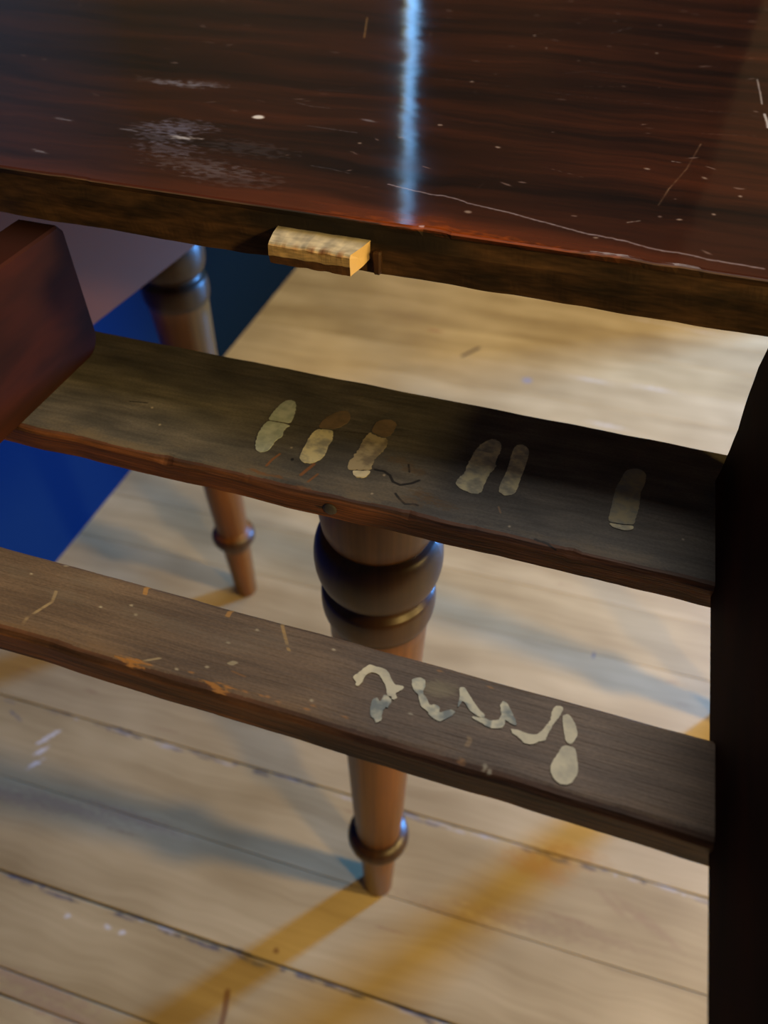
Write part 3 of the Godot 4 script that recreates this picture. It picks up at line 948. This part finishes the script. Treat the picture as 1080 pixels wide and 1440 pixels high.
	scratch(im2, [Vector2(-0.1904, -0.1410), Vector2(-0.1886, -0.1344), Vector2(-0.1912, -0.1282), Vector2(-0.1936, -0.1222), Vector2(-0.1932, -0.1179)].map(px2), 3.0, Color(0.62, 0.55, 0.42), 0.9, 0.5)
	scratch(im2, [Vector2(-0.0919, -0.1578), Vector2(-0.0883, -0.1515), Vector2(-0.0839, -0.1440)].map(px2), 3.0, Color(0.66, 0.55, 0.36), 1.0, 0.6)
	scratch(im2, [Vector2(-0.1550, -0.1580), Vector2(-0.1534, -0.1529)].map(px2), 4.0, Color(0.66, 0.50, 0.28), 1.0, 0.2)
	scratch(im2, [Vector2(-0.1148, -0.1574), Vector2(-0.1148, -0.1535)].map(px2), 4.0, Color(0.66, 0.50, 0.28), 1.0, 0.4)
	scratch(im2, [Vector2(-0.1036, -0.1291), Vector2(-0.1021, -0.1309)].map(px2), 5.0, Color(0.62, 0.58, 0.48), 1.0, 0.2)
	scratch(im2, [Vector2(-0.1014, -0.1258), Vector2(-0.0956, -0.1250)].map(px2), 3.0, Color(0.50, 0.36, 0.22), 1.0, 0.2)
	scratch(im2, [Vector2(-0.1368, -0.1184), Vector2(-0.1312, -0.1223)].map(px2), 3.0, Color(0.62, 0.56, 0.44), 1.0, 0.3)
	scratch(im2, [Vector2(-0.0079, -0.1298), Vector2(-0.0062, -0.1260), Vector2(-0.0072, -0.1211)].map(px2), 3.5, Color(0.55, 0.46, 0.34), 0.8, 0.9)
	scratch(im2, [Vector2(0.0308, -0.1412), Vector2(0.0487, -0.1406), Vector2(0.0685, -0.1400)].map(px2), 2.0, Color(0.42, 0.36, 0.30), 0.5, 0.4)
	for p in [Vector2(-0.1406, -0.1169), Vector2(-0.1381, -0.1180), Vector2(-0.1070, -0.1175), Vector2(-0.1030, -0.1168), Vector2(-0.1007, -0.1182), Vector2(-0.1434, -0.1173)]:
		dab(im2, px2.call(p) + Vector2(0, 3), Vector2(22, 7), 0.1, Color(0.66, 0.46, 0.22), 1.0, 0.9)
	for p in [Vector2(-0.1166, -0.1196), Vector2(-0.0928, -0.1179), Vector2(-0.0865, -0.1183), Vector2(-0.0837, -0.1186), Vector2(-0.0677, -0.1181), Vector2(-0.0658, -0.1206), Vector2(-0.0528, -0.1199), Vector2(-0.0074, -0.1166), Vector2(-0.0428, -0.1452), Vector2(-0.0239, -0.1553), Vector2(-0.0037, -0.1544), Vector2(-0.0790, -0.1176)]:
		dab(im2, px2.call(p), Vector2(7, 7), 0.0, orange, 1.0, 0.5)
	for p in [Vector2(0.0011, -0.1166), Vector2(0.0030, -0.1161), Vector2(-0.1226, -0.1193), Vector2(-0.1118, -0.1244), Vector2(-0.1003, -0.1506), Vector2(-0.0673, -0.1229), Vector2(-0.0298, -0.1303), Vector2(-0.2064, -0.1469), Vector2(-0.1952, -0.1569), Vector2(-0.1677, -0.1392), Vector2(-0.1559, -0.1449), Vector2(-0.1516, -0.1406), Vector2(-0.1087, -0.1396), Vector2(-0.0671, -0.1511)]:
		dab(im2, px2.call(p), Vector2(5, 8), 0.0, Color(0.70, 0.67, 0.58), 0.9, 0.4)
	for p in [Vector2(-0.2151, -0.1462), Vector2(-0.1851, -0.1395), Vector2(-0.1521, -0.1415), Vector2(-0.1820, -0.1506), Vector2(-0.1321, -0.1412), Vector2(-0.1060, -0.1404), Vector2(-0.0937, -0.1480)]:
		dab(im2, px2.call(p), Vector2(60, 46), 0.0, Color(0.42, 0.39, 0.35), 0.35, 0.9)
	for p in [Vector2(-0.0127, -0.1388), Vector2(-0.0155, -0.1333), Vector2(-0.0079, -0.1357)]:
		dab(im2, px2.call(p), Vector2(26, 30), 0.0, Color(0.45, 0.42, 0.36), 0.45, 1.0)
	dab(im2, px2.call([Vector2(-0.0224, -0.1461)][0]), Vector2(36, 60), 0.3, Color(0.56, 0.52, 0.40), 0.8, 0.4)
	var m2 := textured(im2, 0.58, rail_bump, 0.04)
	var rail2 := part("cross_rail", plank(R2[0], R2[1], R2[2], R2[3], R2[4], RAIL, 0.0009, 600), m2, t, off)
	rail2.set_meta("label", "narrow dark cross rail with an upside-down cursive scrawl in cream paint")
	paint_mark([Vector2(-0.0553, -0.1410), Vector2(-0.0539, -0.1427), Vector2(-0.0522, -0.1463), Vector2(-0.0505, -0.1478), Vector2(-0.0485, -0.1475), Vector2(-0.0447, -0.1478), Vector2(-0.0423, -0.1461), Vector2(-0.0409, -0.1441), Vector2(-0.0386, -0.1418), Vector2(-0.0357, -0.1427), Vector2(-0.0349, -0.1417), Vector2(-0.0364, -0.1398), Vector2(-0.0376, -0.1385), Vector2(-0.0363, -0.1369), Vector2(-0.0372, -0.1357), Vector2(-0.0385, -0.1356), Vector2(-0.0405, -0.1370), Vector2(-0.0418, -0.1401), Vector2(-0.0443, -0.1430), Vector2(-0.0465, -0.1447), Vector2(-0.0498, -0.1443), Vector2(-0.0512, -0.1417), Vector2(-0.0511, -0.1393), Vector2(-0.0522, -0.1369), Vector2(-0.0534, -0.1372), Vector2(-0.0534, -0.1388), Vector2(-0.0548, -0.1393)], 0.0004, 0.0003, cream, rail2)
	paint_mark([Vector2(-0.0417, -0.1365), Vector2(-0.0397, -0.1368), Vector2(-0.0384, -0.1368), Vector2(-0.0379, -0.1337), Vector2(-0.0386, -0.1315), Vector2(-0.0395, -0.1320), Vector2(-0.0400, -0.1296), Vector2(-0.0392, -0.1270), Vector2(-0.0397, -0.1254), Vector2(-0.0410, -0.1246), Vector2(-0.0423, -0.1260), Vector2(-0.0437, -0.1267), Vector2(-0.0450, -0.1303), Vector2(-0.0452, -0.1334), Vector2(-0.0438, -0.1348), Vector2(-0.0419, -0.1330)], 0.0004, 0.0004, thin, rail2)
	paint_mark([Vector2(-0.0331, -0.1468), Vector2(-0.0303, -0.1482), Vector2(-0.0279, -0.1473), Vector2(-0.0273, -0.1448), Vector2(-0.0279, -0.1422), Vector2(-0.0254, -0.1400), Vector2(-0.0238, -0.1376), Vector2(-0.0215, -0.1387), Vector2(-0.0197, -0.1378), Vector2(-0.0196, -0.1355), Vector2(-0.0171, -0.1375), Vector2(-0.0153, -0.1386), Vector2(-0.0136, -0.1380), Vector2(-0.0146, -0.1360), Vector2(-0.0167, -0.1339), Vector2(-0.0183, -0.1323), Vector2(-0.0203, -0.1325), Vector2(-0.0224, -0.1335), Vector2(-0.0241, -0.1350), Vector2(-0.0264, -0.1359), Vector2(-0.0282, -0.1386), Vector2(-0.0294, -0.1411), Vector2(-0.0312, -0.1417), Vector2(-0.0327, -0.1443)], 0.0004, 0.0003, thin, rail2)
	paint_mark([Vector2(-0.0145, -0.1488), Vector2(-0.0127, -0.1490), Vector2(-0.0113, -0.1474), Vector2(-0.0089, -0.1449), Vector2(-0.0056, -0.1416), Vector2(-0.0030, -0.1401), Vector2(-0.0029, -0.1389), Vector2(-0.0049, -0.1385), Vector2(-0.0088, -0.1400), Vector2(-0.0112, -0.1427), Vector2(-0.0124, -0.1435), Vector2(-0.0131, -0.1401), Vector2(-0.0137, -0.1404), Vector2(-0.0136, -0.1443), Vector2(-0.0147, -0.1475)], 0.0004, 0.0002, thin, rail2)
	paint_mark([Vector2(-0.0074, -0.1383), Vector2(-0.0052, -0.1383), Vector2(-0.0029, -0.1387), Vector2(-0.0004, -0.1384), Vector2(0.0023, -0.1396), Vector2(0.0030, -0.1415), Vector2(0.0021, -0.1446), Vector2(0.0016, -0.1456), Vector2(0.0024, -0.1482), Vector2(0.0041, -0.1473), Vector2(0.0061, -0.1448), Vector2(0.0092, -0.1401), Vector2(0.0084, -0.1390), Vector2(0.0055, -0.1401), Vector2(0.0044, -0.1405), Vector2(0.0050, -0.1382), Vector2(0.0039, -0.1365), Vector2(0.0002, -0.1353), Vector2(-0.0035, -0.1364), Vector2(-0.0075, -0.1375)], 0.0004, 0.0003, thin, rail2)
	paint_mark([Vector2(0.0070, -0.1375), Vector2(0.0091, -0.1379), Vector2(0.0131, -0.1375), Vector2(0.0164, -0.1378), Vector2(0.0181, -0.1396), Vector2(0.0199, -0.1435), Vector2(0.0208, -0.1461), Vector2(0.0207, -0.1495), Vector2(0.0217, -0.1518), Vector2(0.0235, -0.1527), Vector2(0.0247, -0.1516), Vector2(0.0241, -0.1488), Vector2(0.0219, -0.1436), Vector2(0.0203, -0.1379), Vector2(0.0202, -0.1367), Vector2(0.0182, -0.1356), Vector2(0.0157, -0.1336), Vector2(0.0128, -0.1334), Vector2(0.0111, -0.1347), Vector2(0.0083, -0.1357)], 0.0004, 0.0003, cream, rail2)
	paint_mark([Vector2(0.0248, -0.1485), Vector2(0.0264, -0.1500), Vector2(0.0279, -0.1492), Vector2(0.0300, -0.1462), Vector2(0.0313, -0.1428), Vector2(0.0305, -0.1404), Vector2(0.0294, -0.1379), Vector2(0.0272, -0.1385), Vector2(0.0262, -0.1422), Vector2(0.0252, -0.1458)], 0.0004, 0.0002, cream, rail2)
	paint_mark([Vector2(0.0264, -0.1369), Vector2(0.0309, -0.1373), Vector2(0.0317, -0.1349), Vector2(0.0329, -0.1301), Vector2(0.0329, -0.1271), Vector2(0.0317, -0.1242), Vector2(0.0301, -0.1224), Vector2(0.0278, -0.1220), Vector2(0.0254, -0.1229), Vector2(0.0237, -0.1254), Vector2(0.0234, -0.1286), Vector2(0.0248, -0.1317)], 0.0005, 0.0002, cream, rail2, "drop-shaped blot of cream paint")

	# side boards: profile in (z, y), extruded across x
	for side in [0, 1]:
		var x0: float = -0.300 if side == 0 else 0.0
		var x1: float = -0.275 if side == 0 else 0.027
		var far: float = -0.309 if side == 0 else -0.329
		var top: float = 0.8265
		if side == 0:
			part("side_board", board_mesh(x0, x1, far, 0.55, 0.7490, top, 30, 0.0, 0.012), dark, t, off)
		else:
			part("side_board", board_mesh(x0, x1, 0.0, 0.84, 0.7425, top, 120, 1.0, 0.004), dark, t, off + V(0.0795, 0.0, -0.301))
	# centre leg, and the two legs at the near end
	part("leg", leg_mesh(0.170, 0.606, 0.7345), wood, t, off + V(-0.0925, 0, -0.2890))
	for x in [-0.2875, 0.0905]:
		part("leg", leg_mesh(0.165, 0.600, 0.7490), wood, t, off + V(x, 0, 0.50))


func paint_stuff(a: Vector3, b: Vector3, salt: int) -> StandardMaterial3D:
	var im := paint(128, 128, func(x, y):
		var n := noise_a.get_noise_2d(x * 4.5 + salt * 300.0, y * 4.5) * 1.3 + noise_b.get_noise_2d(x * 5.0, y * 9.0 + salt * 70.0) * 0.4
		return a.lerp(b, clampf(0.38 + n, 0.0, 1.0)))
	return textured(im, 0.6)


# side board of the frame with a worn, rounded far end
func board_mesh(x0: float, x1: float, far: float, near: float, y0: float, y1: float, salt: int, ragged: float, r: float) -> ArrayMesh:
	var outline := []
	for k in 7:
		var a := lerpf(PI, PI * 1.5, k / 6.0)   # far bottom corner, rounded
		outline.append(Vector2(far + r + r * cos(a), y0 + r + r * sin(a)))
	for k in range(1, 25):
		outline.append(Vector2(lerpf(far + r, near, k / 24.0), y0 + noise_b.get_noise_2d(k * 8.0, salt) * 0.0004))
	outline.append(Vector2(near, y1))
	outline.append(Vector2(far + 0.004 - 0.018 * ragged, y1))
	for k in range(1, 14):
		var y := lerpf(y1, y0 + r, k / 14.0)
		var rag := noise_b.get_noise_2d(k * 14.0, salt + 33) * 0.0022 * ragged
		outline.append(Vector2(far + rag - 0.014 * ragged * smoothstep(0.770, 0.812, y), y))
	var s := Shape.new()
	var c := 0.0012
	var mid := Vector2((far + near) / 2, (y0 + y1) / 2)
	var rows := []
	var uvs := []
	for q in [[x0, c], [x0 + c, 0.0], [x1 - c, 0.0], [x1, c]]:
		var row := []
		var u := []
		for p in outline + [outline[0]]:
			var d: Vector2 = (mid - p)
			var w := Vector2(p.x + signf(d.x) * minf(absf(d.x), q[1]), p.y + signf(d.y) * minf(absf(d.y), q[1]))
			row.append(V(q[0], w.y, w.x))
			u.append(Vector2(w.x * 3.0, w.y * 6.0))
		rows.append(row)
		uvs.append(u)
	s.grid(rows, uvs)
	var pts := PackedVector2Array(outline)
	var tris := Geometry2D.triangulate_polygon(pts)
	var n := outline.size()
	for e in [0, 3]:
		var first := s.v.size()
		for j in n:
			s.point(rows[e][j], uvs[e][j])
		for i in range(0, tris.size(), 3):
			if e == 0:
				s.tri(first + tris[i], first + tris[i + 1], first + tris[i + 2])
			else:
				s.tri(first + tris[i], first + tris[i + 2], first + tris[i + 1])
	return s.mesh()
